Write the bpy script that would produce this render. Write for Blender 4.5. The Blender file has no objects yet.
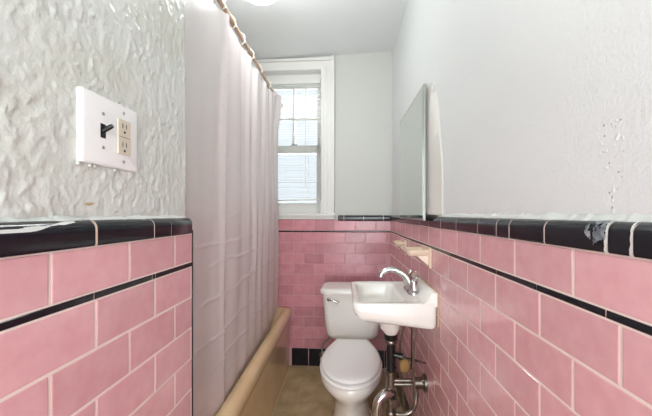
import bpy, bmesh, math, random
from mathutils import Vector, noise, Matrix
random.seed(7)
PI = math.pi
SC = bpy.context.scene
COL = SC.collection

# ------------------------------------------------------------------ camera
CH = 1.21
cam_d = bpy.data.cameras.new('camera'); cam = bpy.data.objects.new('camera', cam_d); COL.objects.link(cam)
cam.location = (0, 0, CH); cam.rotation_euler = (PI/2, 0, 0)
cam_d.sensor_width = 36; cam_d.lens = 36*310/652; cam_d.clip_start = .02
cam_d.shift_x = -18/652; cam_d.shift_y = 6/652
SC.camera = cam
# ------------------------------------------------------------------ world (overcast daylight)
w = bpy.data.worlds.new('world'); SC.world = w; w.use_nodes = True
bg = w.node_tree.nodes['Background']
bg.inputs[0].default_value = (.93, .97, 1.0, 1); bg.inputs[1].default_value = .55
def area(name, loc, rot, sx, sy, power, color=(1, 1, 1), portal=False):
    l = bpy.data.lights.new(name, 'AREA'); l.shape = 'RECTANGLE'; l.size = sx; l.size_y = sy
    l.energy = power; l.color = color
    o = bpy.data.objects.new(name, l); COL.objects.link(o); o.location = loc; o.rotation_euler = rot
    if portal: l.cycles.is_portal = True
    return o
area('window_portal', (-.43, 2.62, 1.83), (-PI/2, 0, -.07), .6, 1.2, 1, portal=True)
area('doorway_portal', (-.02, -.78, 1.02), (PI/2, 0, 0), .8, 2.05, 1, portal=True)
# bright sky above the neighbouring roofs outside the window, and an unseen fill lamp added behind the camera
area('sky_daylight', (-.70, 3.75, 3.75), (math.radians(-48), 0, -.07), 4.5, 1.3, 3300, (.93, .99, 1))
area('doorway_fill', (-.02, -.9, 1.15), (math.radians(91), 0, 0), .78, 1.75, 14.5, (.91, .985, 1))
SC.view_settings.view_transform = 'Standard'; SC.view_settings.look = 'None'
SC.view_settings.gamma = 1; SC.view_settings.use_curve_mapping = False
SC.view_settings.exposure = 1.0

# ------------------------------------------------------------------ helpers
def lin(c):
    return tuple(((v/255)/12.92 if v/255 <= .04045 else ((v/255+.055)/1.055)**2.4) for v in c)+(1,)
def mat(name, rgb, rough=.5, metal=0, bump=None, spec=.5, coat=0, vary=None, blotch=None):
    m = bpy.data.materials.new(name); m.use_nodes = True; nt = m.node_tree; N = nt.nodes; L = nt.links
    p = N['Principled BSDF']; p.inputs['Base Color'].default_value = lin(rgb)
    p.inputs['Roughness'].default_value = rough; p.inputs['Metallic'].default_value = metal
    p.inputs['Specular IOR Level'].default_value = spec; p.inputs['Coat Weight'].default_value = coat
    tc = N.new('ShaderNodeTexCoord')
    src = None
    if blotch:                      # (second colour, scale, low, high)
        n = N.new('ShaderNodeTexNoise'); n.inputs['Scale'].default_value = blotch[1]; n.inputs['Detail'].default_value = 6
        L.new(tc.outputs['Object'], n.inputs['Vector'])
        r = N.new('ShaderNodeMapRange'); r.inputs[1].default_value = blotch[2]; r.inputs[2].default_value = blotch[3]
        L.new(n.outputs['Fac'], r.inputs[0])
        mx = N.new('ShaderNodeMix'); mx.data_type = 'RGBA'
        mx.inputs[6].default_value = lin(rgb); mx.inputs[7].default_value = lin(blotch[0])
        L.new(r.outputs[0], mx.inputs[0]); src = mx.outputs[2]
        L.new(src, p.inputs['Base Color'])
    if vary:                        # per-island brightness range
        g = N.new('ShaderNodeNewGeometry'); r = N.new('ShaderNodeMapRange')
        r.inputs[3].default_value = vary[0]; r.inputs[4].default_value = vary[1]
        L.new(g.outputs['Random Per Island'], r.inputs[0])
        h = N.new('ShaderNodeHueSaturation'); h.inputs['Color'].default_value = lin(rgb)
        if src: L.new(src, h.inputs['Color'])
        L.new(r.outputs[0], h.inputs['Value']); L.new(h.outputs[0], p.inputs['Base Color'])
    if bump:                        # list of (scale, strength, distance)
        prev = None
        for sc, st, di in bump:
            n = N.new('ShaderNodeTexNoise'); n.inputs['Scale'].default_value = sc; n.inputs['Detail'].default_value = 5
            L.new(tc.outputs['Object'], n.inputs['Vector'])
            b = N.new('ShaderNodeBump'); b.inputs['Strength'].default_value = st; b.inputs['Distance'].default_value = di
            L.new(n.outputs['Fac'], b.inputs['Height'])
            if prev: L.new(prev, b.inputs['Normal'])
            prev = b.outputs[0]
        L.new(prev, p.inputs['Normal'])
    return m
def mesh_obj(name, bm, m, parent=None, smooth=False, loc=None, rz=0):
    bmesh.ops.recalc_face_normals(bm, faces=bm.faces)
    me = bpy.data.meshes.new(name); bm.to_mesh(me); bm.free()
    if smooth:
        me.polygons.foreach_set('use_smooth', [True]*len(me.polygons))
    if m: me.materials.append(m)
    o = bpy.data.objects.new(name, me); COL.objects.link(o)
    if parent: o.parent = parent
    if loc is not None: o.location = loc
    if rz: o.rotation_euler = (0, 0, rz)
    return o
def smooth_angle(o, a=40):
    o.data.polygons.foreach_set('use_smooth', [True]*len(o.data.polygons))
    bm = bmesh.new(); bm.from_mesh(o.data)
    for e in bm.edges:
        if len(e.link_faces) == 2 and e.calc_face_angle(0) > math.radians(a): e.smooth = False
    bm.to_mesh(o.data); bm.free()
    return o
def tag(o, label, cat, group=None, kind=None):
    o['label'] = label; o['category'] = cat
    if group: o['group'] = group
    if kind: o['kind'] = kind
    return o
def struct(o, label, cat): return tag(o, label, cat, kind='structure')
def empty(name, loc, rz=0):
    o = bpy.data.objects.new(name, None); COL.objects.link(o); o.location = loc; o.rotation_euler = (0, 0, rz)
    o.empty_display_size = .05
    return o
def box(bm, x0, x1, y0, y1, z0, z1, bev=0, seg=2, M=None):
    vs = [bm.verts.new((x, y, z)) for x in (x0, x1) for y in (y0, y1) for z in (z0, z1)]
    q = [(0,1,3,2),(4,6,7,5),(0,4,5,1),(2,3,7,6),(0,2,6,4),(1,5,7,3)]
    fs = [bm.faces.new([vs[i] for i in f]) for f in q]
    bmesh.ops.recalc_face_normals(bm, faces=fs)
    if bev:
        es = list({e for f in fs for e in f.edges})
        r = bmesh.ops.bevel(bm, geom=es, offset=bev, segments=seg, affect='EDGES', profile=.5)
        vs = list({v for f in r['faces'] for v in f.verts} | {v for v in vs if v.is_valid})
    if M is not None:
        for v in vs: v.co = M @ v.co
    return vs
def loft(bm, loops, cap0=True, cap1=True, closed=True):
    rings = [[bm.verts.new(p) for p in lp] for lp in loops]
    n = len(rings[0])
    for a, b in zip(rings, rings[1:]):
        for i in range(n if closed else n-1):
            j = (i+1) % n
            bm.faces.new((a[i], a[j], b[j], b[i]))
    if cap0: bm.faces.new(rings[0])
    if cap1: bm.faces.new(rings[-1])
    return rings
def tube(bm, pts, r, n=14, cap=True):
    pts = [Vector(p) for p in pts]
    rs = r if isinstance(r, (list, tuple)) else [r]*len(pts)
    loops = []; ref = None
    for i, p in enumerate(pts):
        t = (pts[min(i+1, len(pts)-1)]-pts[max(i-1, 0)]).normalized()
        if ref is None:
            ref = Vector((0, 0, 1)) if abs(t.z) < .9 else Vector((1, 0, 0))
        a = (ref - t*ref.dot(t)).normalized(); b = t.cross(a); ref = a
        loops.append([p+(a*math.cos(2*PI*k/n)+b*math.sin(2*PI*k/n))*rs[i] for k in range(n)])
    loft(bm, loops, cap, cap)
def spline(pts, k=8):
    pts = [Vector(p) for p in pts]; P = [pts[0]]+pts+[pts[-1]]; out = []
    for i in range(1, len(P)-2):
        for s in range(k):
            t = s/k; a, b, c, d = P[i-1:i+3]
            out.append(.5*((2*b)+(c-a)*t+(2*a-5*b+4*c-d)*t*t+(3*b-a-3*c+d)*t**3))
    out.append(pts[-1]); return out
def lathe(bm, prof, c=(0, 0, 0), n=24, M=None):
    loops = []
    for r, z in prof:
        lp = [Vector((r*math.cos(2*PI*k/n), r*math.sin(2*PI*k/n), z)) for k in range(n)]
        if M is not None: lp = [M @ p for p in lp]
        loops.append([p+Vector(c) for p in lp])
    loft(bm, loops)
def rrect(cx, cy, hx, hy, r, z, n=10):
    out = []
    r = min(r, hx*.999, hy*.999)
    for q, (sx, sy) in enumerate(((1, 1), (-1, 1), (-1, -1), (1, -1))):
        for k in range(n):
            a = q*PI/2+PI/2*k/(n-1)
            out.append(Vector((cx+sx*(hx-r)+r*math.cos(a), cy+sy*(hy-r)+r*math.sin(a), z)))
    return out
def prism(bm, prof, f0, f1, mp):
    """prof: list of (a,b) closed; extruded from f0 to f1; mp(a,b,f)->Vector"""
    loft(bm, [[mp(a, b, f0) for a, b in prof], [mp(a, b, f1) for a, b in prof]])

# ------------------------------------------------------------------ materials
M = {}
M['plaster_l'] = mat('painted_rough_plaster', (214, 216, 211), .27, bump=[(26, .35, .007), (70, .5, .005), (190, .3, .002)], blotch=((203, 203, 190), 5, .45, .75))
M['plaster_r'] = mat('painted_plaster', (226, 228, 228), .42, bump=[(5, .12, .02), (190, .5, .0022)])
M['plaster_b'] = mat('painted_smooth_plaster', (208, 208, 203), .55, bump=[(40, .15, .003)])
M['ceiling'] = mat('ceiling_paint', (240, 242, 243), .7, bump=[(9, .2, .01)])
M['pink'] = mat('pink_glazed_tile', (224, 174, 179), .14, vary=(.93, 1.05), bump=[(14, .12, .004), (180, .04, .001)], blotch=((217, 163, 168), 30, .35, .7))
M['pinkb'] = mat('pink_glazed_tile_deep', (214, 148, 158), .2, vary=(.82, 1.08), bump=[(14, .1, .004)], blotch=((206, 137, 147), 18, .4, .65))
M['black'] = mat('black_glazed_tile', (16, 17, 27), .17, bump=[(20, .15, .004)])
M['grout'] = mat('grout', (232, 214, 206), .8)
M['groutb'] = mat('old_grout', (208, 158, 164), .8)
M['white_wood'] = mat('white_painted_wood', (236, 234, 230), .35, bump=[(30, .1, .002)])
M['porcelain'] = mat('white_porcelain', (240, 236, 231), .08, coat=.3)
M['sink'] = mat('sink_porcelain', (242, 239, 234), .08, coat=.3, blotch=((224, 216, 205), 6, .5, .8))
M['seat'] = mat('white_seat_plastic', (243, 240, 238), .18)
M['tub'] = mat('yellowed_enamel', (224, 194, 154), .16, blotch=((206, 176, 134), 4, .4, .8))
M['chrome'] = mat('chrome', (205, 205, 205), .12, metal=1)
M['oldchrome'] = mat('worn_chrome', (150, 142, 134), .32, metal=1, blotch=((110, 100, 90), 30, .4, .7))
M['blackpl'] = mat('black_plastic', (18, 16, 18), .3)
M['brass'] = mat('old_brass', (176, 140, 70), .35, metal=.6)
M['rod'] = mat('tan_rod_enamel', (205, 172, 150), .3)
M['ring'] = mat('pale_ring', (232, 222, 205), .25)
M['plate'] = mat('white_plate', (238, 237, 236), .3)
M['ivory'] = mat('ivory_plastic', (214, 203, 184), .35)
M['dark'] = mat('dark_slot', (22, 18, 16), .5)
M['ceramic'] = mat('cream_ceramic', (226, 202, 180), .2)
M['caulk'] = mat('stained_caulk', (206, 180, 140), .7)
M['alum'] = mat('dull_aluminium', (178, 178, 174), .35, metal=.8)
M['mirror'] = mat('mirror_glass', (214, 220, 216), .06, metal=1)
M['cabinet'] = mat('cabinet_paint', (214, 211, 205), .4)
M['chip'] = mat('bare_plaster', (196, 170, 130), .9)
M['grime'] = mat('grey_pits', (150, 146, 136), .9)
M['flake'] = mat('white_paint_flakes', (214, 216, 212), .5, bump=[(60, .5, .004)])
M['smear'] = mat('thin_paint_smear', (150, 156, 158), .5, blotch=((90, 96, 104), 60, .4, .6))
M['globe'] = mat('cream_glass', (220, 214, 196), .3)
M['floor'] = mat('olive_vinyl', (140, 120, 80), .4, blotch=((176, 156, 112), 9, .38, .66), bump=[(12, .1, .004)])
# curtain: thin translucent vinyl
m = bpy.data.materials.new('translucent_vinyl'); m.use_nodes = True; nt = m.node_tree; N = nt.nodes; L = nt.links
p = N['Principled BSDF']; p.inputs['Base Color'].default_value = lin((250, 243, 243)); p.inputs['Roughness'].default_value = .27
tl = N.new('ShaderNodeBsdfTranslucent'); tl.inputs[0].default_value = lin((252, 243, 243))
tp = N.new('ShaderNodeBsdfTransparent'); m1 = N.new('ShaderNodeMixShader'); m2 = N.new('ShaderNodeMixShader')
m1.inputs[0].default_value = .38; m2.inputs[0].default_value = .16
L.new(p.outputs[0], m1.inputs[1]); L.new(tl.outputs[0], m1.inputs[2]); L.new(m1.outputs[0], m2.inputs[1]); L.new(tp.outputs[0], m2.inputs[2])
L.new(m2.outputs[0], N['Material Output'].inputs[0]); M['curtain'] = m
# blind slats
m = bpy.data.materials.new('blind_slat'); m.use_nodes = True; nt = m.node_tree; N = nt.nodes; L = nt.links
p = N['Principled BSDF']; p.inputs['Base Color'].default_value = lin((238, 237, 234)); p.inputs['Roughness'].default_value = .4
tl = N.new('ShaderNodeBsdfTranslucent'); tl.inputs[0].default_value = lin((240, 238, 232)); m1 = N.new('ShaderNodeMixShader'); m1.inputs[0].default_value = .3
L.new(p.outputs[0], m1.inputs[1]); L.new(tl.outputs[0], m1.inputs[2]); L.new(m1.outputs[0], N['Material Output'].inputs[0]); M['slat'] = m
# window glass
m = bpy.data.materials.new('window_glass'); m.use_nodes = True; nt = m.node_tree; N = nt.nodes; L = nt.links
gl = N.new('ShaderNodeBsdfGlossy'); gl.inputs['Roughness'].default_value = .02; tp = N.new('ShaderNodeBsdfTransparent'); tp.inputs[0].default_value = (.95, .98, 1, 1)
fr = N.new('ShaderNodeFresnel'); fr.inputs[0].default_value = 1.45; m1 = N.new('ShaderNodeMixShader')
L.new(fr.outputs[0], m1.inputs[0]); L.new(tp.outputs[0], m1.inputs[1]); L.new(gl.outputs[0], m1.inputs[2]); L.new(m1.outputs[0], N['Material Output'].inputs[0]); M['glass'] = m

# ------------------------------------------------------------------ dimensions
XR, XL = .363, -.42            # tile faces of right wall, left partition
PX = .018                       # tiles stand this far in front of the plaster
YE = .857                       # end of the left partition
YB, AB = 2.447, .07             # back wall tile face at x=0, its small skew
XT = -1.19                      # tile face behind the tub
Y0 = -.70                       # front (door) wall
CAPT, CAPB, R1B, STB, PITCH, BASE = 1.200, 1.156, 1.078, 1.065, .0838, .143
ZC = 2.49
def ceil_z(x): return 2.49 + .038*(x-.38)

# tile generator ---------------------------------------------------
def tiles(bm, mp, rects, face, grout=.0019, back=.004, tilt=.00025):
    for (u0, u1, v0, v1) in rects:
        u0 += grout/1; u1 -= grout/1; v0 += grout; v1 -= grout
        if u1-u0 < .004 or v1-v0 < .003: continue
        b = min(.0022, (u1-u0)*.3, (v1-v0)*.3)
        ta, tb = random.uniform(-tilt, tilt), random.uniform(-tilt, tilt)
        def ring(i, w):
            q = [(u0+i, v0+i), (u1-i, v0+i), (u1-i, v1-i), (u0+i, v1-i)]
            s = [(-1, -1), (1, -1), (1, 1), (-1, 1)]
            return [mp(a, c, w+(ta*sa+tb*sc if w > face-back*.9 else 0)) for (a, c), (sa, sc) in zip(q, s)]
        loft(bm, [ring(0, face-back), ring(0, face-b*.7), ring(b*.45, face-b*.15), ring(b*1.2, face)], cap0=False)
def courses(ua, ub, z0, z1, rows, off1, pitch):
    """running bond: list of rects clipped to ua..ub; rows = list of (zlo,zhi,shift 0/1)"""
    out = []
    for zl, zh, s in rows:
        if zh <= z0 or zl >= z1: continue
        k = math.floor((ua-off1)/pitch)-1
        u = off1+k*pitch+(pitch/2 if s else 0)
        while u < ub:
            a, b = max(u, ua), min(u+pitch, ub)
            if b-a > .006: out.append((a, b, zl, zh))
            u += pitch
    return out
ROWS = [(R1B, CAPB, 0)]+[(STB-PITCH*(k+1), STB-PITCH*k, (k+1) % 2) for k in range(11)]
def cap_prof(t=PX):
    pr = [(t-.014, CAPB+.0008), (t+.003, CAPB+.0008), (t+.0045, CAPB+.004)]
    for k in range(8):
        a = PI/2*k/7
        pr.append((t+.0045-.016*(1-math.cos(a)), CAPT-.016+.016*math.sin(a)))
    pr += [(-.002, CAPT), (-.002, CAPB+.02)]
    return pr
def cap_pieces(name, mp, joints, parent, t=PX):
    bm = bmesh.new()
    gb = bmesh.new(); prism(gb, [(max(-.002, p-.0004), q-(.0004 if q > CAPB+.002 else 0)) for p, q in cap_prof(t)], joints[0], joints[-1], lambda p, q, f: mp(f, q, p))
    mesh_obj('cap_grout', gb, M['grout'], parent)
    for a, b in zip(joints, joints[1:]):
        if b-a > .004: prism(bm, cap_prof(t), a+.0017, b-.0017, lambda p, q, f: mp(f, q, p))
    o = mesh_obj(name, bm, M['black'], parent); smooth_angle(o, 35); o['label'] = 'black glazed cap tiles'
    return o

# ------------------------------------------------------------------ floor / ceiling
bm = bmesh.new()
g = .3048
box(bm, -1.35, .5, Y0-.6, 2.75, -.05, -.0005)
fl = mesh_obj('floor', bm, M['grout']); struct(fl, 'olive brown marbled vinyl tile floor between tub and toilet', 'floor')
fl.data.materials[0] = M['floor']
bm = bmesh.new()
y = YB+.02
for i in range(10):
    for j in range(4):
        x1 = .38-j*.23; y1 = y-i*.23
        if x1-.23 < -.46: xa = -.45
        else: xa = x1-.23
        if x1 > xa: box(bm, xa+.0006, x1-.0006, y1-.23+.0006, y1-.0006, -.001, .0, 0)
o = mesh_obj('floor_tiles', bm, None, fl)
mv = mat('olive_vinyl_tile', (166, 144, 104), .38, blotch=((196, 174, 136), 8, .36, .66), vary=(.88, 1.08), bump=[(10, .1, .004)])
o.data.materials.append(mv)
bm = bmesh.new()
vs = [bm.verts.new((x, yy, ceil_z(x)+dz)) for x in (-1.35, .5) for yy in (Y0-.1, 2.75) for dz in (0, .08)]
for f in [(0,1,3,2),(4,6,7,5),(0,4,5,1),(2,3,7,6),(0,2,6,4),(1,5,7,3)]: bm.faces.new([vs[i] for i in f])
struct(mesh_obj('ceiling', bm, M['ceiling']), 'plain white ceiling', 'ceiling')

# ------------------------------------------------------------------ right wall
bm = bmesh.new(); box(bm, XR+PX, .5, Y0, 2.6, 0, 2.53)
wr = mesh_obj('wall_right', bm, M['plaster_r']); struct(wr, 'white painted plaster wall above pink tile, right side', 'wall')
mpR = lambda u, v, w_: Vector((XR+PX-w_, u, v))
bm = bmesh.new(); box(bm, XR+.0008, XR+PX+.004, Y0, 2.46, 0, CAPT-.02)
mesh_obj('grout', bm, M['grout'], wr)
bm = bmesh.new(); tiles(bm, mpR, courses(Y0, 2.42, 0, 2, ROWS, .4913, .168), PX)
mesh_obj('pink_tiles', bm, M['pink'], wr)['label'] = 'glossy pink wall tiles'
bm = bmesh.new(); rc = []
u = .4913-.168*7+.03
while u < 2.42: rc.append((u, min(u+.155, 2.42), STB, R1B)); u += .155
tiles(bm, mpR, rc, PX+.0005, grout=.0006); mesh_obj('stripe_tiles', bm, M['black'], wr)['label'] = 'thin black stripe of liner tiles'
bm = bmesh.new(); tiles(bm, mpR, [(Y0+.155*k, min(Y0+.155*(k+1), 2.41), 0, BASE) for k in range(21) if Y0+.155*k < 2.40], PX+.001)
mesh_obj('base_tiles', bm, M['black'], wr)['label'] = 'black base tiles at the floor'
J = [Y0, -.5, -.34, -.18, -.02, .14, .26, .386, .423, .5556, .674, .7305, .833]
while J[-1]+.16 < 2.40: J.append(J[-1]+.16)
J.append(2.425)
cap_pieces('cap_tiles', mpR, J, wr)
# uneven plaster lip above the cap
def lip(name, mp, u0, u1, m, parent, h=.012, seed=0, base=.0):
    bm = bmesh.new(); n = int((u1-u0)/.004); loops = []
    for i in range(n+1):
        u = u0+(u1-u0)*i/n
        k = .5+.5*noise.noise(Vector((u*22, seed, 0)))+.35*noise.noise(Vector((u*90, seed, 3)))
        k = max(.08, k); o_ = base+.004+.010*k; hh = h*(.45+.8*k)
        loops.append([mp(u, CAPT-.004, -.001), mp(u, CAPT-.003, o_), mp(u, CAPT+.0015, o_*.95), mp(u, CAPT+hh*.5, o_*.4), mp(u, CAPT+hh, .0004), mp(u, CAPT+hh, -.001)])
    loft(bm, loops); return mesh_obj(name, bm, m, parent, smooth=True)
lip('plaster_edge', mpR, Y0, 1.25, M['flake'], wr, h=.012, seed=2)
# drips of white paint / grout over the cap joints
def capsurf(t):                 # t 0 (wall side of top) .. 1 (bottom of face) -> (w,z)
    pr = cap_prof()[1:-2][::-1]; pr = [(0.0, CAPT)]+pr
    d = [0]
    for a, b in zip(pr, pr[1:]): d.append(d[-1]+math.dist(a, b))
    s = t*d[-1]
    for i in range(len(pr)-1):
        if s <= d[i+1]:
            k = (s-d[i])/(d[i+1]-d[i]+1e-9); return (pr[i][0]+(pr[i+1][0]-pr[i][0])*k, pr[i][1]+(pr[i+1][1]-pr[i][1])*k)
    return pr[-1]
def smear(name, mp, u0, u1, t0, t1, fn, m, parent, off=.0006, nu=60, nv=36):
    bm = bmesh.new(); G = {}
    for i in range(nu+1):
        for j in range(nv+1):
            u = u0+(u1-u0)*i/nu; t = t0+(t1-t0)*j/nv; a, z = capsurf(t)
            G[i, j] = (u, t, mp(u, z+(off if t < .4 else 0), a+off))
    V = {}
    for i in range(nu):
        for j in range(nv):
            if fn(G[i, j][0], G[i, j][1]):
                q = [(i, j), (i+1, j), (i+1, j+1), (i, j+1)]
                for k in q:
                    if k not in V: V[k] = bm.verts.new(G[k][2])
                bm.faces.new([V[k] for k in q])
    if not bm.faces: bm.free(); return
    return mesh_obj(name, bm, m, parent, smooth=True)
smear('paint_drip', mpR, .415, .431, 0, 1, lambda u, t: abs(u-.423-.0012*math.sin(t*9)) < .0022+.0016*noise.noise(Vector((u*0, t*9, 1))), M['flake'], wr, .0011)
smear('paint_drip', mpR, .378, .394, 0, 1, lambda u, t: abs(u-.3865-.001*math.sin(t*6+1)) < .0016+.0012*noise.noise(Vector((0, t*9, 5))), M['flake'], wr, .0011)
smear('paint_smear', mpR, .424, .462, 0, .92, lambda u, t: noise.noise(Vector((u*90, t*3, 4)))+.5*noise.noise(Vector((u*300, t*14, 4))) > -.22+abs(u-.438)*14+max(0, t-.6)*1.2, M['smear'], wr, .0008)
# crumbled vertical strip of plaster above that joint
bm = bmesh.new(); bm2 = bmesh.new()
for k in range(46):
    z = CAPT+.005+.14*random.random()**.85; spread = .002+.016*min(1, max(0, (z-CAPT-.03)/.03)); u = .4405-.02*0+random.uniform(-1, 1)*spread
    r = random.uniform(.0012, .0032)
    b_ = bm if k % 5 < 2 else bm2
    Mx = Matrix.Translation((XR+PX+.0002, u, z)) @ Matrix.Diagonal((.35, 1, random.uniform(.7, 2.2), 1)) @ Matrix.Rotation(random.uniform(0, 3), 4, 'X')
    bmesh.ops.create_icosphere(b_, subdivisions=1, radius=r if b_ is bm2 else r*.55, matrix=Mx)
mesh_obj('plaster_pits', bm, M['grime'], wr, smooth=True)
mesh_obj('plaster_flakes', bm2, M['plaster_r'], wr, smooth=True)

# ------------------------------------------------------------------ left partition (thick stippled plaster)
bm = bmesh.new()
def relief(y, z):
    v = Vector((y*9, z*7, 1.3))
    a = noise.fractal(v, 1, 2, 4)*.0022
    wv = noise.noise_vector(Vector((y*30, z*30, 4)))*.7
    q = Vector((y*58, z*40, 7))+wv
    k = noise.noise(q); k2 = noise.noise(Vector((y*120, z*95, 17))+wv*2); mk = noise.noise(Vector((y*9, z*8, 30)))
    st = max(0, min(1, (k-.05)/.10))
    return a+.0013*st*(.4+max(0, mk+.4))+.0009*k2+.0019*max(0, 1-abs(k-.15)/.05)*max(0, min(1, mk*3+.4))
ny, nz = 300, 340
y_a, y_b, z_a, z_b = 0.0, YE-.004, 1.18, 2.47
front = [[bm.verts.new((XL-PX+relief(y_a+(y_b-y_a)*i/ny, z_a+(z_b-z_a)*j/nz), y_a+(y_b-y_a)*i/ny, z_a+(z_b-z_a)*j/nz)) for j in range(nz+1)] for i in range(ny+1)]
for i in range(ny):
    for j in range(nz): bm.faces.new((front[i][j], front[i+1][j], front[i+1][j+1], front[i][j+1]))
# rounded, wobbly outer corner
prev = front[ny]
for s in range(1, 5):
    cur = []
    for j in range(nz+1):
        z = z_a+(z_b-z_a)*j/nz; wob = .0025*noise.noise(Vector((z*18, 3, s*.3)))
        a = PI/2*s/4
        cur.append(bm.verts.new((XL-PX-.006*(1-math.cos(a))*1.0+relief(y_b, z)*(1-s/4), y_b+.006*math.sin(a)+wob, z)))
    for j in range(nz): bm.faces.new((prev[j], cur[j], cur[j+1], prev[j+1]))
    prev = cur
cur = [bm.verts.new((-.60, v.co.y, v.co.z)) for v in prev]
for j in range(nz): bm.faces.new((prev[j], cur[j], cur[j+1], prev[j+1]))
wl = mesh_obj('wall_left', bm, M['plaster_l'], smooth=True)
bm = bmesh.new(); bm.from_mesh(wl.data)
box(bm, -.56, XL-PX-.004, Y0, YE-.006, 0, 2.475)
box(bm, -1.35, -.55, YE-.14, YE-.002, 0, 2.465)
bm.to_mesh(wl.data); bm.free()
struct(wl, 'rough lumpy off-white plaster wall above pink tile, left side', 'wall')
mpL = lambda u, v, w_: Vector((XL-PX+w_, u, v))
bm = bmesh.new(); box(bm, XL-PX-.004, XL-.0008, Y0, YE-.001, 0, CAPT-.02)
mesh_obj('grout', bm, M['grout'], wl)
bm = bmesh.new(); tiles(bm, mpL, courses(Y0, YE, 0, 2, ROWS, .607, .1635), PX)
mesh_obj('pink_tiles', bm, M['pink'], wl)['label'] = 'glossy pink wall tiles'
bm = bmesh.new()
tiles(bm, mpL, [(Y0, -.5, STB, R1B)]+[(-.5+.1635*k-.123, -.5+.1635*(k+1)-.123, STB, R1B) for k in range(7)]+[(.5215, .680, STB, R1B), (.680, .692, STB, R1B), (.692, YE, STB, R1B)], PX+.0005, grout=.0006)
mesh_obj('stripe_tiles', bm, M['black'], wl)['label'] = 'thin black stripe of liner tiles'
bm = bmesh.new(); tiles(bm, mpL, [(YE-.155*(k+1), YE-.155*k, 0, BASE) for k in range(10)], PX+.001)
mesh_obj('base_tiles', bm, M['black'], wl)['label'] = 'black base tiles at the floor'
cap_pieces('cap_tiles', mpL, [Y0, -.58, -.42, -.26, -.1, .06, .21, .365, .52, .68, .748], wl)
# corner cap piece with its rounded end
bm = bmesh.new(); pr = cap_prof(); loops = []
for f, s in ((.7492, 0), (YE-.008, 0), (YE-.003, .003), (YE, .008)):
    loops.append([mpL(f, q-(s*.6 if q > CAPB+.02 else 0), max(p-s, -.002) if p > .002 else p) for p, q in pr])
loft(bm, loops); smooth_angle(mesh_obj('cap_corner_tile', bm, M['black'], wl), 40)
bm = bmesh.new(); box(bm, XL-.012, XL+.0006, YE-.001, YE+.007, 0, CAPB+.01, .002)
mesh_obj('edge_trim', bm, M['black'], wl)['label'] = 'black vertical edge trim'
lip('plaster_edge', mpL, .02, YE-.01, M['flake'], wl, h=.007, seed=9, base=.0)
smear('paint_smear', mpL, .36, .49, .12, .50, lambda u, t: abs(t-.33-.13*math.sin((u-.3)*20)) < .05+.09*noise.noise(Vector((u*26, 5, 1))) and u < .485, M['flake'], wl, .0007, nu=120)
smear('paint_drip', mpL, .512, .528, 0, 1, lambda u, t: abs(u-.52-.002*math.exp(-t*5)) < .0016+.001*math.exp(-t*6), M['ceramic'], wl, .0009)
def chip(y, z, w_, h, parent, wallx):
    bm = bmesh.new(); n = 9
    c = bm.verts.new((wallx+.0045, y, z)); ring = []
    for k in range(n):
        a = 2*PI*k/n; r = random.uniform(.6, 1.1)
        ring.append(bm.verts.new((wallx+.0025+random.uniform(0, .003), y+w_*r*math.cos(a), z+h*r*math.sin(a))))
    for k in range(n): bm.faces.new((c, ring[k], ring[(k+1) % n]))
    return mesh_obj('plaster_chip', bm, M['chip'], parent)
chip(.5285, 1.2275, .011, .0035, wl, XL-PX)
chip(.592, 1.2145, .005, .0018, wl, XL-PX)
chip(.600, 1.424, .008, .002, wl, XL-PX)

# ------------------------------------------------------------------ tub alcove walls
bm = bmesh.new(); box(bm, -1.35, XT-PX, YE-.002, 2.75, 0, 2.47)
wt = mesh_obj('wall_tub', bm, M['plaster_b']); struct(wt, 'plaster wall over pink tile behind the bathtub', 'wall')
mpT = lambda u, v, w_: Vector((XT-PX+w_, u, v))
bm = bmesh.new(); box(bm, XT-PX-.002, XT-.0008, YE, 2.52, .3, CAPT-.02); mesh_obj('grout', bm, M['groutb'], wt)
bm = bmesh.new(); tiles(bm, mpT, courses(YE, 2.52, .3, 2, ROWS, .87, .1635), PX); mesh_obj('pink_tiles', bm, M['pink'], wt)
mpE = lambda u, v, w_: Vector((u, YE-.002+w_, v))
bm = bmesh.new(); tiles(bm, mpE, courses(XT, XL-.025, .3, 2, ROWS, -1.19, .1635), .008)
mesh_obj('end_pink_tiles', bm, M['pink'], wt)
cap_pieces('cap_tiles', mpT, [YE]+[YE+.16*k for k in range(1, 11)], wt)

# ------------------------------------------------------------------ back wall (local frame: x along wall, y into wall, z up)
BL, BR = (0, YB, 0), -AB
W0, W1, WZ0, WZ1 = -.69, -.178, 1.20, 2.37
bm = bmesh.new()
box(bm, -1.36, W0, PX, .22, 0, 2.53); box(bm, W1, .47, PX, .22, 0, 2.53)
box(bm, W0, W1, PX, .22, 0, WZ0); box(bm, W0, W1, PX, .22, WZ1, 2.53)
wb = mesh_obj('wall_back', bm, M['plaster_b'], loc=BL, rz=BR); struct(wb, 'grey-white back wall with window over deeper pink tile', 'wall')
mpB = lambda u, v, w_: Vector((u, PX-w_, v))
UL, UR = -1.2, .372
bm = bmesh.new(); box(bm, UL, UR+.03, .0010, PX+.003, 0, 1.166); mesh_obj('grout', bm, M['groutb'], wb)
rb = courses(UL, UR, 0, 2, ROWS, -.045-.03, .1635)
rb = [(a, b, c, (1.168 if c == R1B and b < -.05 else d)) for a, b, c, d in rb]
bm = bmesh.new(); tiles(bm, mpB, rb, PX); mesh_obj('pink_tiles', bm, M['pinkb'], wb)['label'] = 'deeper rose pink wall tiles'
bm = bmesh.new(); tiles(bm, mpB, [(UL+.157*k, min(UL+.157*(k+1), UR), STB, R1B) for k in range(11) if UL+.157*k < UR-.01], PX+.0005, grout=.0006)
mesh_obj('stripe_tiles', bm, M['black'], wb)['label'] = 'thin black stripe of liner tiles'
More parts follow.
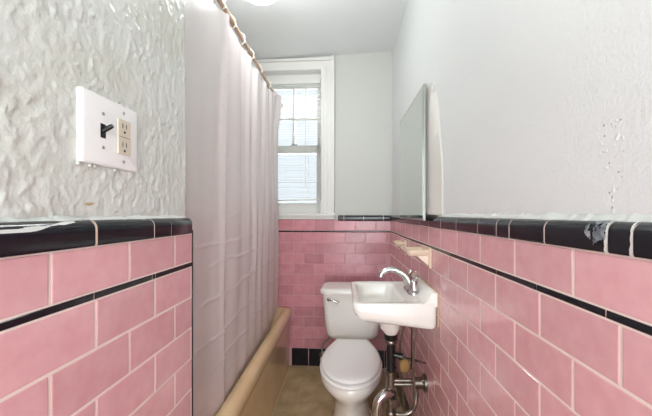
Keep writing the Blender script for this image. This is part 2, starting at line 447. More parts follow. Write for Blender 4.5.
bm = bmesh.new(); tiles(bm, mpB, [(-.42-.0, -.283, 0, BASE)]+[(-.283+.15*k, min(-.283+.15*(k+1), UR), 0, BASE) for k in range(5)], PX+.001)
mesh_obj('base_tiles', bm, M['black'], wb)['label'] = 'black base tiles at the floor'
cap_pieces('cap_tiles', mpB, [-.05, .0, .155, .31, .372], wb)

# window -----------------------------------------------------------
win = empty('window_1', BL, BR); struct(win, 'white double-hung window in a wide painted frame, half behind the curtain', 'window')
def wbx(bm, *a, bev=.003): box(bm, *a, bev=bev)
bm = bmesh.new(); y0 = PX
for s, (a, b) in (('r', (W1, -.075)), ('l', (-.793, W0))):
    wbx(bm, a, b, y0-.020, y0+.001, 1.20, 2.372)
    if s == 'r': wbx(bm, b-.024, b, y0-.034, y0, 1.20, 2.46); wbx(bm, a-.004, a+.018, y0-.026, y0, 1.2, 2.372); wbx(bm, a+.038, a+.046, y0-.025, y0, 1.2, 2.372)
    else: wbx(bm, a, a+.024, y0-.034, y0, 1.20, 2.44); wbx(bm, b-.018, b+.004, y0-.026, y0, 1.2, 2.372)
wbx(bm, -.793, -.075, y0-.020, y0+.001, 2.372, 2.445)
wbx(bm, -.793, -.076, y0-.036, y0, 2.425, 2.446, bev=.004)
wbx(bm, W0-.01, W1+.012, y0-.027, y0, 2.355, 2.378)
mesh_obj('casing', bm, M['white_wood'], win)
bm = bmesh.new()
wbx(bm, W1-.006, W1+.02, y0-.01, .21, 1.2, 2.40, bev=.001); wbx(bm, W0-.02, W0+.006, y0-.01, .21, 1.2, 2.40, bev=.001)
wbx(bm, W0, W1, y0-.01, .21, 2.352, 2.40, bev=.001)
wbx(bm, W1-.022, W1, .075, .09, 1.2, 2.36); wbx(bm, W0, W0+.022, .075, .09, 1.2, 2.36); wbx(bm, W0, W1, .072, .09, 2.31, 2.36)
mesh_obj('jamb', bm, M['white_wood'], win)
bm = bmesh.new(); wbx(bm, -.80, -.07, y0-.040, .21, 1.193, 1.215, bev=.005); mesh_obj('sill', bm, M['white_wood'], win)
bm = bmesh.new(); wbx(bm, -.785, -.078, y0-.024, y0, 1.168, 1.194); mesh_obj('apron', bm, M['white_wood'], win)
def sash(name, z0, z1, ya, yb, muntin):
    a, b = W0+.006, W1-.006; st = .05; bm = bmesh.new()
    wbx(bm, a, a+st, ya, yb, z0, z1); wbx(bm, b-st, b, ya, yb, z0, z1)
    lo, hi = (.045, .07) if muntin else (.085, .06)
    wbx(bm, a, b, ya, yb, z0, z0+lo); wbx(bm, a, b, ya, yb, z1-hi, z1)
    if muntin:
        wbx(bm, -.446, -.424, ya+.006, yb-.004, z0, z1); zm = (z0+lo+z1-hi)/2; wbx(bm, a, b, ya+.006, yb-.004, zm-.011, zm+.011)
    o = mesh_obj(name, bm, M['white_wood'], win)
    bm = bmesh.new(); box(bm, a+.02, b-.02, (ya+yb)/2-.002, (ya+yb)/2+.002, z0+.02, z1-.02); mesh_obj('pane', bm, M['glass'], o)
    return o
sash('upper_sash', 1.715, 2.335, .13, .165, True)
ls = sash('lower_sash', 1.215, 1.775, .092, .127, False)
bm = bmesh.new(); box(bm, -.445, -.395, .085, .11, 1.775, 1.79, .003); mesh_obj('sash_lock', bm, M['alum'], ls)

# blind ------------------------------------------------------------
bl = empty('window_blind', BL, BR); tag(bl, 'white horizontal slat blind hanging in the window', 'blind')
b0, b1 = W0+.014, W1-.014
bm = bmesh.new(); wbx(bm, b0, b1, .028, .056, 2.262, 2.295); mesh_obj('headrail', bm, M['white_wood'], bl)
bm = bmesh.new(); nsl = 46; zt, zb = 2.25, 1.345
for k in range(nsl):
    z = zt+(zb-zt)*k/(nsl-1)+random.uniform(-.001, .001); dz = -.003*(k/nsl)
    ti = -math.radians(12+random.uniform(-3, 3)); c, s = math.cos(ti)*.0115, math.sin(ti)*.0115
    n = 3; loops = []
    for ux, dd in ((b0, -dz), (b1, dz)):
        lp = []
        for q in range(5):
            t = -1+q/2; lp.append(Vector((ux, .043+c*t, z+dd-s*t+.0016*(1-t*t))))
        lp += [p_+Vector((0, 0, -.0007)) for p_ in lp[::-1]]
        loops.append(lp)
    loft(bm, loops)
o = mesh_obj('slats', bm, M['slat'], bl)
bm = bmesh.new(); Mt = Matrix.Rotation(-.018, 4, 'Y'); vs = box(bm, -(b1-b0)/2, (b1-b0)/2, -.012, .012, -.006, .006, .002)
for v in bm.verts: v.co = Mt @ v.co + Vector(((b0+b1)/2, .043, 1.322))
mesh_obj('bottom_rail', bm, M['white_wood'], bl)
for ux in (b0+.09, b1-.10):
    bm = bmesh.new(); tube(bm, [(ux, .030, 2.27), (ux, .030, 1.33)], .0009, 6); tube(bm, [(ux, .056, 2.27), (ux, .056, 1.33)], .0009, 6)
    mesh_obj('ladder_cord', bm, M['white_wood'], bl)
bm = bmesh.new(); tube(bm, [(-.31, .022, 2.27), (-.312, .022, 1.42)], .002, 8); mesh_obj('tilt_wand', bm, M['ring'], bl)

# front wall with doorway behind camera -----------------------------
bm = bmesh.new()
box(bm, -.56, -.40, Y0-.1, Y0, 0, 2.48); box(bm, .36, .5, Y0-.1, Y0, 0, 2.53); box(bm, -.56, .5, Y0-.1, Y0, 2.05, 2.47)
struct(mesh_obj('wall_front', bm, M['plaster_b']), 'plaster wall around the open doorway', 'wall')

# ------------------------------------------------------------------ bathtub
bm = bmesh.new()
tx0, tx1, ty0, ty1 = XT+.003, -.414, YE+.009, 2.474
cx, cy, hx, hy = (tx0+tx1)/2, (ty0+ty1)/2, (tx1-tx0)/2, (ty1-ty0)/2
L_ = []
for ins, z, r in ((.020, 0, .01), (.020, .02, .01), (.018, .36, .012), (.012, .388, .02), (.003, .408, .025), (.0, .425, .03), (.001, .443, .03), (.007, .460, .035), (.019, .4715, .04), (.033, .476, .045),
                  (.048, .473, .05), (.060, .466, .06), (.068, .452, .07), (.074, .42, .09), (.10, .25, .12), (.125, .13, .13), (.16, .09, .12), (.22, .075, .1)):
    L_.append(rrect(cx, cy, hx-ins, hy-ins*(1 if ins < .07 else 1.4), r, z, 12))
loft(bm, L_, cap0=True, cap1=True)
tub = mesh_obj('bathtub', bm, M['tub'], smooth=True); smooth_angle(tub, 50)
tag(tub, 'yellowed cream enamel bathtub along the left side', 'bathtub')
bm = bmesh.new(); tube(bm, [(tx1-.019, ty0+.02, .003), (tx1-.017, ty1-.01, .004)], .004, 8)
mesh_obj('caulk', bm, M['caulk'], tub)['label'] = 'stained caulk bead at the floor'
bm = bmesh.new(); lathe(bm, [(.0, .0761), (.028, .0761), (.028, .079), (.02, .080), (0, .080)][1:4], (cx, ty0+.33, 0)); mesh_obj('drain', bm, M['chrome'], tub)

# ------------------------------------------------------------------ curtain rod, rings, curtain
RX, RZ = -.50, 2.07
bm = bmesh.new(); tube(bm, [(RX, YE+.002, RZ), (RX, 1.42, RZ)], .0115, 16); tube(bm, [(RX, 1.40, RZ), (RX, 2.462, RZ)], .0092, 16)
rod = mesh_obj('curtain_rod', bm, M['rod'], smooth=True); smooth_angle(rod); tag(rod, 'tan tension rod spanning above the bathtub', 'curtain rod')
for yy, s in ((YE+.001, 1), (2.462, -1)):
    bm = bmesh.new(); Mx = Matrix.Rotation(-s*PI/2, 4, 'X'); lathe(bm, [(.019, 0), (.019, .006), (.014, .014)], (RX, yy, RZ), 20, Mx); mesh_obj('end_flange', bm, M['ring'], rod, smooth=False)
ring_y = [.93, 1.03, 1.135, 1.25, 1.37, 1.505, 1.65, 1.82, 2.03, 2.17, 2.32]
CTOP = 2.028
def cur_x(y, z):
    h = (z-.45)/1.58                                 # 0 bottom..1 top
    base_b = -.494-.034*(y-1.13)/1.24; base_t = RX
    x = base_b+(base_t-base_b)*min(1, max(0, h))**.8
    sm = 1/(1+math.exp(-(y-1.27)/.02))               # smooth panel, then gathered
    sm2 = 1/(1+math.exp(-(y-1.55)/.05)); a = (.0015+.0015*sm+.016*sm2*(.12+.90*h**1.5))
    ph = y*2*PI/.17+2.6*noise.noise(Vector((y*2.2, z*.9, 2)))+.6*math.sin(z*1.3)
    x += a*math.sin(ph)*(.75+.5*noise.noise(Vector((y*5, z*.5, 9))))
    x += sm2*.004*math.sin(y*2*PI/.06+z*2.2+3*noise.noise(Vector((y*2, z, 8))))*h
    # the long fold edge beside the smooth panel
    fy = 1.265-.03*(1-h); x += .024*(.3+.7*h)*math.exp(-((y-fy)/.022)**2)*(1 if y > fy else .75)
    x += .004*noise.noise(Vector((y*4, z*3, 5)))
    return x
creases = [(1.41, 1.30, 2.4, .0012), (1.62, 1.5, 2.3, .001), (1.21, 1.0, 2.4, .0010), (1.10, .95, 2.4, .0022), (1.016, 1.05, 2.4, .0022), (.882, .98, 2.4, .003), (.745, .95, 2.4, .0028), (.625, .90, 2.3, .0022), (.54, .9, 2.3, .0015)]
def sheet(ya_fn, yb, ny, nz, za, off):
    bm = bmesh.new(); zb = CTOP; G = []
    for i in range(ny+1):
        row = []
        for j in range(nz+1):
            z = za+(zb-za)*j/nz
            ya = ya_fn(z); y = ya+(yb-ya)*i/ny
            dip = .010*min(abs(y-r_) for r_ in ring_y)/.06
            zz = z-dip*max(0, (z-1.9)/.13)
            x = cur_x(y, max(z, .45))+off*(1+.5*noise.noise(Vector((y*6, z*2, 40))))
            if z < .46: x -= .035*min(1, (.46-z)/.13)
            for zc, c0, c1, am in creases:
                zw = zc+.022*noise.noise(Vector((y*3.5, zc*5, 0)))+.05*(y-1.2)*noise.noise(Vector((zc*7, 3, 0)))
                fade = max(0, min(1, (y-c0)/.15))*(.6+.6*noise.noise(Vector((y*4, zc*9, 7))))
                x += am*2.4*fade*math.exp(-((z-zw)/.005)**2)
            if y > 2.08: zz += .045*min(1, (y-2.08)/.08)*max(0, (z-1.9)/.13); x += .022*min(1, (y-2.08)/.08)*max(0, (z-1.85)/.18)
            row.append(bm.verts.new((x, y+.006*noise.noise(Vector((z*3, 1, i*.01)))*(i/ny), zz)))
        G.append(row)
    for i in range(ny):
        for j in range(nz): bm.faces.new((G[i][j], G[i+1][j], G[i+1][j+1], G[i][j+1]))
    return bm
cu = mesh_obj('shower_curtain', sheet(lambda z: .885, 2.40, 250, 370, .33, 0), M['curtain'], smooth=True)
ov = mesh_obj('overlapping_panel', sheet(lambda z: 1.25-.12*min(1, max(0, (2.03-z)/1.03))**1.4-.01*math.sin(z*5), 2.395, 220, 340, .44, .007), M['curtain'], cu, smooth=True)
ov['label'] = 'whiter overlapping fold of the curtain'
tag(cu, 'translucent pale pinkish white vinyl shower curtain hanging into the tub', 'shower curtain')
def make_ring():
    bm = bmesh.new(); pts = []
    for k in range(25):
        a = 2*PI*k/24; pts.append((.003*math.sin(a), 0, -.012+.0265*math.cos(a)*1.15))
    pts = [(math.sin(2*PI*k/24)*.020, .002*math.sin(4*PI*k/24), -.0125+.030*math.cos(2*PI*k/24)) for k in range(25)]
    tube(bm, pts, .0023, 8, cap=False)
    r = mesh_obj('curtain_ring', bm, M['ring'], smooth=True)
    bm = bmesh.new(); bmesh.ops.create_uvsphere(bm, u_segments=12, v_segments=8, radius=.0052); 
    bmesh.ops.translate(bm, verts=bm.verts, vec=(.020, 0, -.028)); mesh_obj('ring_ball', bm, M['ring'], r, smooth=True)
    tag(r, 'small pale metal ring holding the shower curtain on the tan rod', 'curtain ring', 'rings on the shower rod')
    return r
r0 = make_ring()
for k, yy in enumerate(ring_y):
    if k == 0: r = r0
    else:
        r = r0.copy(); COL.objects.link(r)
        for ch in list(r0.children): c = ch.copy(); COL.objects.link(c); c.parent = r
    r.location = (RX, yy, RZ); r.rotation_euler = (0, 0, random.uniform(-.35, .35))

# ------------------------------------------------------------------ toilet (local: x right, y = minus forward)
TO = empty('toilet', (.066, 2.30, 0), -.045); tag(TO, 'white two-piece toilet with closed lid against the back wall', 'toilet')
def egg(scale, z, f0, f1, wmax, wb, n=48, dz=0):
    """outline of seat: back at f0 (half width wb), front f1"""
    pts = []; half = []
    for k in range(n+1):
        t = k/n
        if t < .5:
            ww = wb+(wmax-wb)*math.sin(PI/2*(t/.5))
        else:
            ww = wmax*math.sqrt(max(0, 1-((t-.5)/.5)**2.0))
        half.append((ww*scale, f0+(f1-f0)*t))
    # resample front part finer using angle
    half = [(h_, f_) for h_, f_ in half if f_ <= f0+(f1-f0)*.5]
    fm = f0+(f1-f0)*.5
    for k in range(1, 17):
        a = PI/2*k/16; half.append((wmax*scale*math.cos(a), fm+(f1-fm)*math.sin(a)))
    pts = [Vector((h_, -f_, z)) for h_, f_ in half]+[Vector((-h_, -f_, z)) for h_, f_ in half[-2::-1]]
    return pts
def ell(z, f0, f1, hw, pw=2.0, like=None):
    n = len(like); out = []; fc = (f0+f1)/2; hf = (f1-f0)/2
    for q in like:
        a = math.atan2((-q.y-.61)/.25, q.x/.17)
        c, s = math.cos(a), math.sin(a)
        out.append(Vector((hw*math.copysign(abs(c)**(2/pw), c), -(fc+hf*math.copysign(abs(s)**(2/pw), s)), z)))
    return out
ref = egg(1, 0, .345, .851, .163, .10)
bm = bmesh.new()
def slab(bm, f0, f1, wm, wb_, z0, z1, r):
    lo = [egg(1, z0, f0+r*.5, f1-r*.5, wm-r*.5, wb_-r*.5), egg(1, z0+r*.3, f0, f1, wm, wb_), egg(1, z1-r, f0, f1, wm, wb_), egg(1, z1-r*.4, f0+r*.35, f1-r*.35, wm-r*.35, wb_-r*.35), egg(1, z1, f0+r*1.3, f1-r*1.3, wm-r*1.3, wb_-r*1.3), egg(1, z1+.0025, f0+.06, f1-.06, wm-.05, wb_-.04)]
    loft(bm, lo)
slab(bm, .335, .848, .163, .098, .408, .423, .010); smooth_angle(mesh_obj('lid', bm, M['seat'], TO), 60)
bm = bmesh.new(); slab(bm, .335, .860, .170, .10, .386, .401, .006); smooth_angle(mesh_obj('seat', bm, M['seat'], TO), 60)
bm = bmesh.new()
lo = [ell(0, .17, .71, .118, 2.5, ref), ell(.02, .175, .705, .112, 2.5, ref), ell(.10, .18, .70, .102, 2.4, ref), ell(.19, .19, .715, .103, 2.2, ref), ell(.24, .20, .75, .116, 2.1, ref),
      ell(.285, .22, .80, .140, 2.05, ref), ell(.32, .24, .835, .160, 2.0, ref)]
lo += [egg(1, .345, .27, .855, .171, .115), egg(1, .372, .28, .858, .172, .115), egg(1, .382, .285, .852, .168, .112)]
loft(bm, lo)
box(bm, -.115, .115, -.335, -.03, .30, .368, .02, 3)
bowl = mesh_obj('bowl', bm, M['porcelain'], TO); smooth_angle(bowl, 50)
for s in (-1, 1):
    bm = bmesh.new(); lathe(bm, [(.014, 0), (.014, .008), (.010, .016), (.003, .02)], (s*.10, -.40, .012)); mesh_obj('bolt_cap', bm, M['seat'], TO, smooth=True)
bm = bmesh.new(); lo = []
for z, hw, hd, r in ((.362, .145, .085, .05), (.372, .166, .10, .05), (.40, .176, .108, .045), (.50, .190, .112, .045), (.62, .200, .116, .045), (.676, .204, .117, .045)):
    lo.append(rrect(0, -.12, hw, hd, r, z, 10))
loft(bm, lo); smooth_angle(mesh_obj('tank', bm, M['porcelain'], TO), 60)
bm = bmesh.new(); lo = []
for z, k in ((.672, -.006), (.674, .0), (.694, .002), (.703, -.003), (.708, -.014), (.710, -.03)):
    lo.append(rrect(0, -.12, .217+k, .128+k, .05, z, 10))
loft(bm, lo); smooth_angle(mesh_obj('tank_lid', bm, M['porcelain'], TO), 60)
bm = bmesh.new(); Mx = Matrix.Rotation(PI/2, 4, 'X'); lathe(bm, [(.016, 0), (.016, .006), (.011, .012)], (-.155, -.232, .640), 16, Mx)
tube(bm, spline([(-.158, -.250, .642), (-.135, -.256, .640), (-.105, -.258, .628), (-.092, -.257, .622)]), [.007]*9+[.0075]*8+[.009]*8, 10)
tube(bm, [(-.155, -.238, .640), (-.155, -.254, .641)], .006, 10)
mesh_obj('flush_lever', bm, M['chrome'], TO, smooth=True)
# water supply of the toilet
SV = empty('toilet_supply_valve', (-.165, 2.44, .10)); tag(SV, 'small chrome supply valve and hose left of the toilet base', 'valve')
bm = bmesh.new(); tube(bm, [(0, .01, 0), (0, -.06, 0)], .009, 12); Mx = Matrix.Rotation(PI/2, 4, 'X'); lathe(bm, [(.03, 0), (.028, .004), (.012, .01)], (0, .006, 0), 20, Mx); tube(bm, [(0, -.05, -.018), (0, -.05, .03)], .011, 12)
mesh_obj('valve_body', bm, M['oldchrome'], SV, smooth=True)
bm = bmesh.new(); lathe(bm, [(.006, 0), (.018, .003), (.018, .010), (.006, .013)], (0, -.066, 0), 14, Mx); mesh_obj('valve_handle', bm, M['ring'], SV, smooth=True)
bm = bmesh.new(); tube(bm, spline([(0, -.05, .03), (-.004, -.05, .09), (.02, -.06, .13), (.055, -.10, .17), (.07, -.13, .262)]), .0055, 10); mesh_obj('supply_hose', bm, M['alum'], SV, smooth=True)

# ------------------------------------------------------------------ sink
SK = empty('sink', (XR, 1.395, .78)); tag(SK, 'white wall-hung porcelain sink with faucet on the right wall', 'sink')
SKo = Vector((XR, 1.395, .78))
def rel(bm, o=SKo):
    for v in bm.verts: v.co -= o
ZR = .8645
bm = bmesh.new()
ccx, ccy = .199, 1.395
def lowz(x): return .763+.052*max(0, min(1, (.17-x)/.13))**1.3
lo = [rrect(.150, 1.39, .030, .05, .03, .779), rrect(.150, 1.385, .060, .125, .04, .782), rrect(.150, 1.383, .076, .152, .04, .795), rrect(.150, 1.383, .084, .160, .035, .835),
      rrect(.150, 1.383, .087, .1635, .033, .855), rrect(.1505, 1.383, .090, .167, .032, .862), rrect(.152, 1.384, .094, .171, .032, ZR+.0005),
      rrect(.195, ccy, .156, .197, .03, ZR+.0005), rrect(.199, ccy, .161, .203, .028, ZR-.001), rrect(ccx, ccy, .164, .205, .026, ZR-.006)]
l1 = rrect(ccx, ccy, .163, .204, .026, 0); l2 = rrect(ccx+.002, ccy, .159, .201, .03, 0); l3 = rrect(ccx+.006, ccy, .148, .190, .03, 0)
lo.append([Vector((p_.x, p_.y, lowz(p_.x)+.018)) for p_ in l1]); lo.append([Vector((p_.x, p_.y, lowz(p_.x)+.004)) for p_ in l2]); lo.append([Vector((p_.x, p_.y, lowz(p_.x))) for p_ in l3])
l4 = rrect(.20, 1.385, .050, .055, .045, .762)
lo.append(l4); lo.append(rrect(.205, 1.385, .042, .042, .041, .700)); lo.append(rrect(.208, 1.385, .036, .036, .035, .692)); lo.append(rrect(.209, 1.385, .027, .027, .026, .677))
loft(bm, lo)
pr = [(.300, ZR-.012), (.303, ZR), (.312, ZR+.004), (.322, ZR+.014), (.330, ZR+.030), (.336, ZR+.038), (.344, ZR+.042), (.3625, ZR+.042), (.3625, ZR-.012)]
loops = []
for y, s in ((1.1905, .004), (1.194, .0), (1.596, 0), (1.5995, .004)):
    loops.append([Vector((a, y, b-(s if b > ZR+.01 else 0))) for a, b in pr])
loft(bm, loops)
rel(bm); o = mesh_obj('basin', bm, M['sink'], SK); smooth_angle(o, 48)
bm = bmesh.new(); tube(bm, [(.3612, 1.190, .776), (.3612, 1.190, ZR+.036)], .0028, 8); tube(bm, [(.3605, 1.189, ZR+.041), (.3605, 1.60, ZR+.041)], .0035, 8)
rel(bm); mesh_obj('caulk', bm, M['caulk'], SK)['label'] = 'stained caulk along the wall'
bm = bmesh.new(); lathe(bm, [(.020, .7785), (.020, .781), (.012, .7825), (.002, .783)], (.150, 1.39, 0)); rel(bm); mesh_obj('drain_flange', bm, M['chrome'], SK, smooth=True)
FO = Vector((.300, 1.385, ZR))
bm = bmesh.new()
lo = [rrect(0, 0, .024, .072, .024, z, 8) if False else rrect(0, 0, .024-k, .072-k, .023, z, 8) for z, k in ((0, 0), (.006, 0), (.012, .003), (.015, .008))]
loft(bm, lo)
tube(bm, spline([(0, 0, .010), (-.003, 0, .032), (-.014, 0, .056), (-.034, 0, .078), (-.064, 0, .094), (-.098, 0, .098), (-.124, 0, .088), (-.134, 0, .076)], 6), [.026-.0135*min(1, k/26) for k in range(43)], 16)
tube(bm, [(-.134, 0, .078), (-.137, 0, .066)], .0142, 16)
fa = mesh_obj('faucet', bm, M['chrome'], SK); smooth_angle(fa, 60); fa.location = FO-SKo; fa['label'] = 'chrome arched two-handle faucet'
for s in (-1, 1):
    bm = bmesh.new(); lathe(bm, [(.022, .012), (.021, .026), (.016, .044), (.016, .054), (.010, .061)], (0, s*.051, 0), 18)
    tube(bm, spline([(0, s*.051, .050), (.004, s*.056, .062), (.010, s*.062, .074), (.012, s*.066, .082)], 4), [.009, .009, .0085, .008, .008, .008, .008, .008, .009, .010, .0105, .011, .007], 12)
    mesh_obj('faucet_handle', bm, M['chrome'], fa, smooth=True)
bm = bmesh.new(); tube(bm, [(.022, 0, .01), (.022, 0, .085)], .0022, 8); bmesh.ops.create_uvsphere(bm, u_segments=12, v_segments=8, radius=.006, matrix=Matrix.Translation((.022, 0, .088)))
mesh_obj('lift_rod', bm, M['chrome'], fa, smooth=True)

# ------------------------------------------------------------------ drain and water pipes under sink
PO = Vector((.209, 1.385, 0))
DP = empty('drain_pipe', PO); tag(DP, 'black tailpiece and worn chrome trap below the sink', 'pipe')
def part(name, bm, m, par, o=PO, a=50):
    rel(bm, o); return smooth_angle(mesh_obj(name, bm, m, par), a)
X, Y = .209, 1.385
bm = bmesh.new(); lathe(bm, [(.026, .650), (.030, .654), (.030, .673), (.024, .676)], (X, Y, 0)); part('lock_nut', bm, M['blackpl'], DP)
bm = bmesh.new(); lathe(bm, [(.023, .632), (.026, .636), (.026, .646), (.023, .650)], (X, Y, 0)); part('chrome_collar', bm, M['oldchrome'], DP)
bm = bmesh.new(); tube(bm, [(X, Y, .632), (X, Y, .50)], .0205, 20); tube(bm, [(X+.01, Y-.005, .585), (X+.048, Y-.012, .578)], .012, 14); tube(bm, [(X+.034, Y-.009, .580), (X+.050, Y-.012, .578)], .015, 14); part('tailpiece', bm, M['blackpl'], DP)
bm = bmesh.new(); tube(bm, [(X+.05, Y-.012, .578), (X+.085, Y-.02, .574), (X+.115, Y-.03, .568)], .0025, 8)
tube(bm, [(X+.088, Y-.025, .72), (X+.086, Y-.025, .53)], .003, 8); part('popup_rod', bm, M['blackpl'], DP)
bm = bmesh.new()
for k in range(7):
    Mx = Matrix.Translation((X+.072+.011*k, Y-.022-.003*k, .575-.0018*k)) @ Matrix.Rotation(PI/2*(k % 2), 4, 'X')
    pts = [Mx @ Vector((.0075*math.cos(2*PI*i/12), .0045*math.sin(2*PI*i/12), 0)) for i in range(13)]; tube(bm, pts, .0015, 6, cap=False)
part('linkage_strap', bm, M['dark'], DP)
bm = bmesh.new(); lathe(bm, [(.023, .37), (.023, .50), (.028, .502), (.028, .514), (.023, .516)], (X, Y, 0)); lathe(bm, [(.028, .40), (.028, .425)], (X, Y, 0), 8)
tube(bm, [(X, Y, .38), (X, Y, .16)], .019, 18); lathe(bm, [(.025, .30), (.027, .305), (.027, .33), (.025, .335)], (X, Y, 0), 10); part('chrome_stack', bm, M['oldchrome'], DP)
bm = bmesh.new(); tube(bm, spline([(X-.005, Y-.03, .425), (X-.03, Y-.045, .432), (X-.062, Y-.055, .405), (X-.068, Y-.055, .34), (X-.055, Y-.05, .27), (X-.02, Y-.035, .22), (X+.02, Y-.02, .20)]), .0195, 16)
for z, d in ((.355, 0), (.415, 0)):
    pass
tube(bm, [(X-.0685, Y-.055, .35), (X-.066, Y-.055, .325)], .0235, 16); part('trap_bend', bm, M['chrome'], DP)
bm = bmesh.new(); tube(bm, [(X+.004, Y-.018, .395), (X+.012, Y-.050, .393)], .017, 8); tube(bm, [(X+.012, Y-.048, .393), (X+.013, Y-.054, .393)], .021, 8); part('cleanout_plug', bm, M['oldchrome'], DP)
bm = bmesh.new(); tube(bm, spline([(X+.105, Y-.012, .45), (X+.108, Y-.02, .40), (X+.092, Y-.03, .355), (X+.06, Y-.03, .335), (X+.02, Y-.02, .33)]), .010, 12); part('overflow_loop', bm, M['oldchrome'], DP)
bm = bmesh.new(); tube(bm, [(X, Y-.01, .455), (XR, Y-.01, .455)], .009, 12); tube(bm, [(X, Y-.01, .472), (XR, Y-.01, .472)], .009, 12); part('wall_arm', bm, M['oldchrome'], DP)
bm = bmesh.new(); tube(bm, [(XR-.055, Y-.01, .462), (XR-.02, Y-.01, .462)], .025, 8); tube(bm, [(XR-.012, Y-.01, .462), (XR, Y-.01, .462)], .038, 20); part('wall_nut', bm, M['oldchrome'], DP)
def supply(loc_pts, label, valve_z, vx, vy):
    o0 = Vector((vx, vy, valve_z)); T = empty('supply_line', o0); tag(T, label, 'water supply line')
    bm = bmesh.new(); tube(bm, spline(loc_pts), .0048, 10); rel(bm, o0); mesh_obj('riser', bm, M['oldchrome'], T, smooth=True)
    bm = bmesh.new(); tube(bm, [(0, 0, -.02), (0, 0, .03)], .012, 12); tube(bm, [(0, 0, 0), (XR-vx, 0, 0)], .009, 12); Mx = Matrix.Rotation(PI/2, 4, 'Y'); lathe(bm, [(.024, 0), (.02, .008), (.01, .012)], (XR-vx-.011, 0, 0), 16, Mx)
    mesh_obj('shutoff_valve', bm, M['oldchrome'], T, smooth=True)
    bm = bmesh.new(); lathe(bm, [(.006, 0), (.017, .004), (.02, .010), (.017, .016), (.006, .018)], (-.03, 0, -.009), 12, Mx); mesh_obj('valve_handle', bm, M['alum'], T, smooth=True)
    return T
supply([(.300, 1.44, .762), (.285, 1.45, .70), (.262, 1.46, .58), (.275, 1.47, .42), (.285, 1.47, .29), (.29, 1.47, .24)], 'thin supply line farther from the camera under the sink, bowing inward', .22, .29, 1.47)
supply([(.300, 1.33, .762), (.302, 1.33, .68), (.298, 1.335, .56), (.305, 1.34, .40), (.285, 1.34, .30), (.28, 1.34, .26)], 'thin supply line nearer the camera under the sink, against the wall', .24, .28, 1.34)
bm = bmesh.new()
vs = lathe(bm, [(.006, -.035), (.020, -.032), (.028, -.015), (.030, .004), (.022, .024), (.012, .034), (.004, .036)], (0, 0, 0), 16)
for v in bm.verts: v.co += v.co.normalized()*.005*noise.noise(v.co*70); v.co.x *= 1.0; v.co.z *= .8; v.co.x = math.copysign(min(abs(v.co.x), .023), v.co.x)
for v in bm.verts: v.co.y *= .6
bm2 = mesh_obj('yellow_sponge', bm, mat('yellow_sponge', (150, 118, 70), .8, bump=[(120, .6, .004)]), smooth=True, loc=(.268, 1.375, .540))
tag(bm2, 'small yellowish lump wedged among the pipes below the sink', 'sponge')

# ------------------------------------------------------------------ soap dish and toothbrush holder
def dish(name, y0, y1, zt, out, label, cat):
    o0 = Vector((XR, (y0+y1)/2, zt)); T = empty(name, o0); tag(T, label, cat)
    bm = bmesh.new(); box(bm, -.010, .001, y0-o0.y, y1-o0.y, -.075, .012, .003); mesh_obj('wall_flange', bm, M['ceramic'], T)
    bm = bmesh.new(); hy = (y1-y0)/2-.004; lo = []
    xc = -out/2
    for z, k, s in ((-.028, .018, 0), (-.022, .006, 0), (-.012, 0, 0), (-.002, 0, 0), (.001, .003, 0), (0, .009, 0), (-.010, .013, 0), (-.014, .022, 0)):
        lo.append(rrect(xc, 0, out/2-k*.8+.0, hy-k, .018, z, 8))
    loft(bm, lo)
    # gusset under the shelf
    loft(bm, [[Vector((-.004, -hy*.9, -.012)), Vector((-out*.62, -hy*.8, -.020)), Vector((-.004, -hy*.9, -.070))], [Vector((-.004, hy*.9, -.012)), Vector((-out*.62, hy*.8, -.020)), Vector((-.004, hy*.9, -.070))]])
    smooth_angle(mesh_obj('tray', bm, M['ceramic'], T), 50)
dish('soap_dish', 1.285, 1.435, CH-.152, .098, 'cream ceramic soap dish on the tile, nearer and larger of the two fixtures', 'soap dish')
dish('toothbrush_holder', 1.80, 1.93, CH-.165, .065, 'small cream ceramic toothbrush holder on the tile, toward the corner', 'toothbrush holder')

# ------------------------------------------------------------------ medicine cabinet
MC = empty('medicine_cabinet', (XR+PX, 1.58, 1.20)); tag(MC, 'white metal medicine cabinet with mirrored door ajar on the right wall', 'medicine cabinet')
MO = Vector((XR+PX, 1.58, 1.20))
bm = bmesh.new(); box(bm, .352, XR+PX+.002, 1.315, 1.84, 1.215, 1.745, .003)
# built-out plaster frame on the near side that flares toward the bottom
loops = []
for k in range(15):
    t = k/14; z = 1.752-.545*t; yn = 1.285-.095*min(1, (t*1.5))**.8
    loops.append([Vector((XR+PX+.002, yn, z)), Vector((.376, yn+.004, z)), Vector((.362, 1.27, z)), Vector((.3535, 1.300, z)), Vector((.3545, 1.320, z)), Vector((XR+PX+.002, 1.320, z))])
loft(bm, loops)
rel(bm, MO); smooth_angle(mesh_obj('body', bm, M['cabinet'], MC), 40)
bm = bmesh.new(); box(bm, .3335, .3425, 1.298, 1.852, 1.182, 1.757, .0015); rel(bm, MO); dr = mesh_obj('door', bm, M['alum'], MC)
bm = bmesh.new(); box(bm, .3325, .336, 1.309, 1.842, 1.193, 1.746); rel(bm, MO); mesh_obj('mirror', bm, M['mirror'], dr)
for z in (1.28, 1.65):
    bm = bmesh.new(); tube(bm, [(.346, 1.846, z-.03), (.346, 1.846, z+.03)], .004, 8); rel(bm, MO); mesh_obj('hinge', bm, M['alum'], MC)

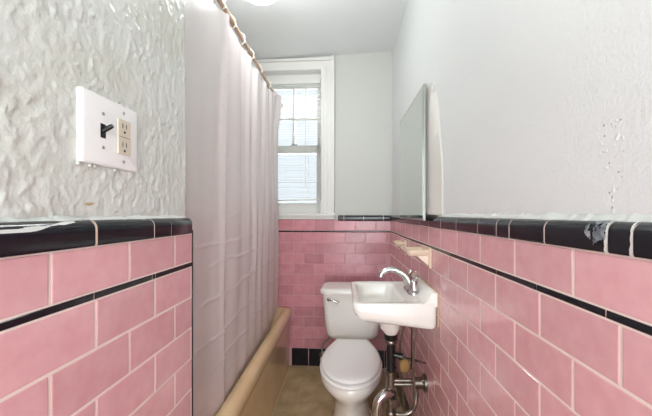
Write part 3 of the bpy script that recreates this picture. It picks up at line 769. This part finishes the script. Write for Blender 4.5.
# ------------------------------------------------------------------ switch and outlet plate
PL = empty('switch_and_outlet_plate', (XL-PX, .575, 1.358)); tag(PL, 'white double plate with black toggle switch and ivory outlet on rough plaster', 'switch plate')
bm = bmesh.new(); lo = []
hy, hz = .0675, .0617
def yz(hy_, hz_, r, x): return [Vector((x, q.x, q.y)) for q in rrect(0, 0, hy_, hz_, r, 0, 5)]
loft(bm, [yz(hy, hz, .003, -.001), yz(hy, hz, .003, .0075), yz(hy-.001, hz-.001, .003, .0092), yz(hy-.004, hz-.004, .003, .0102)])
smooth_angle(mesh_obj('plate', bm, M['plate'], PL), 30)
bm = bmesh.new(); box(bm, .0098, .0106, -.0305, -.0185, -.013, .012); mesh_obj('toggle_slot', bm, M['dark'], PL)
bm = bmesh.new(); tube(bm, [(.008, -.0245, -.001), (.022, -.0245, .006), (.027, -.0245, .009)], [.0045, .0042, .0035], 8)
mesh_obj('toggle', bm, M['blackpl'], PL)['label'] = 'black toggle switch'
bm = bmesh.new(); box(bm, .0095, .0125, .010, .0435, -.0335, .0335, .001)
ou = mesh_obj('outlet', bm, M['ivory'], PL); ou['label'] = 'ivory duplex outlet'
bm = bmesh.new()
for zc in (.018, -.018):
    box(bm, .0122, .0128, .0205, .0222, zc-.001, zc+.008); box(bm, .0122, .0128, .0305, .0322, zc-.001, zc+.008)
    tube(bm, [(.0122, .0265, zc-.008), (.0128, .0265, zc-.008)], .0026, 10)
box(bm, .0122, .0127, .012, .0415, -.0004, .0004)
mesh_obj('sockets', bm, M['dark'], ou)
for (sy, sz) in ((-.0245, .030), (-.0245, -.030), (.0265, .047), (.0265, -.047)):
    bm = bmesh.new(); lathe(bm, [(.0032, .0095), (.003, .0112), (.001, .0116)], (0, sy, sz), 12)
    for v in bm.verts: v.co = Vector((v.co.z-sz, sy+(v.co.x), sz+(v.co.y-sy)))
    mesh_obj('screw', bm, M['alum'], PL)
bm = bmesh.new()
for k in range(26):
    e = random.choice('tb rr'.replace(' ', '')); a = random.uniform(-1, 1)
    p_ = {'t': (.25+.6*abs(a), 1.0), 'b': (a, -1.0), 'r': (1.0, a)}[e]
    bmesh.ops.create_icosphere(bm, subdivisions=1, radius=random.uniform(.0018, .004), matrix=Matrix.Translation((.003, p_[0]*(hy+.003), p_[1]*(hz+.003))) @ Matrix.Diagonal((.7, 1.3, 1, 1)))
o = mesh_obj('paint_lumps', bm, M['flake'], wl, smooth=True, loc=(XL-PX, .575, 1.358))

# ------------------------------------------------------------------ ceiling light
CLx, CLy = -.392, 1.42; zc_ = ceil_z(CLx)
CLt = empty('ceiling_light', (CLx, CLy, zc_)); tag(CLt, 'cream glass ceiling light just entering at the top of the photo', 'ceiling light')
DZ = -.068
bm = bmesh.new(); lathe(bm, [(.06, .0), (.06, -.012), (.03, -.03), (.010, -.034), (.010, DZ-.02), (.04, DZ-.03), (.05, DZ-.045)], n=28); smooth_angle(mesh_obj('canopy', bm, M['alum'], CLt), 40)
bm = bmesh.new(); lathe(bm, [(.05, DZ-.04), (.085, DZ-.06), (.11, DZ-.10), (.108, DZ-.135), (.085, DZ-.168), (.045, DZ-.186), (.006, DZ-.190)], n=32)
gm = mat('lit_cream_glass', (222, 214, 196), .3)
gm.node_tree.nodes['Principled BSDF'].inputs['Emission Color'].default_value = (.95, 1, .98, 1)
gm.node_tree.nodes['Principled BSDF'].inputs['Emission Strength'].default_value = 14.5
mesh_obj('glass_shade', bm, gm, CLt, smooth=True)
bm = bmesh.new(); lathe(bm, [(.004, DZ-.188), (.009, DZ-.193), (.008, DZ-.199), (.002, DZ-.204)], n=14); mesh_obj('finial', bm, M['dark'], CLt, smooth=True)
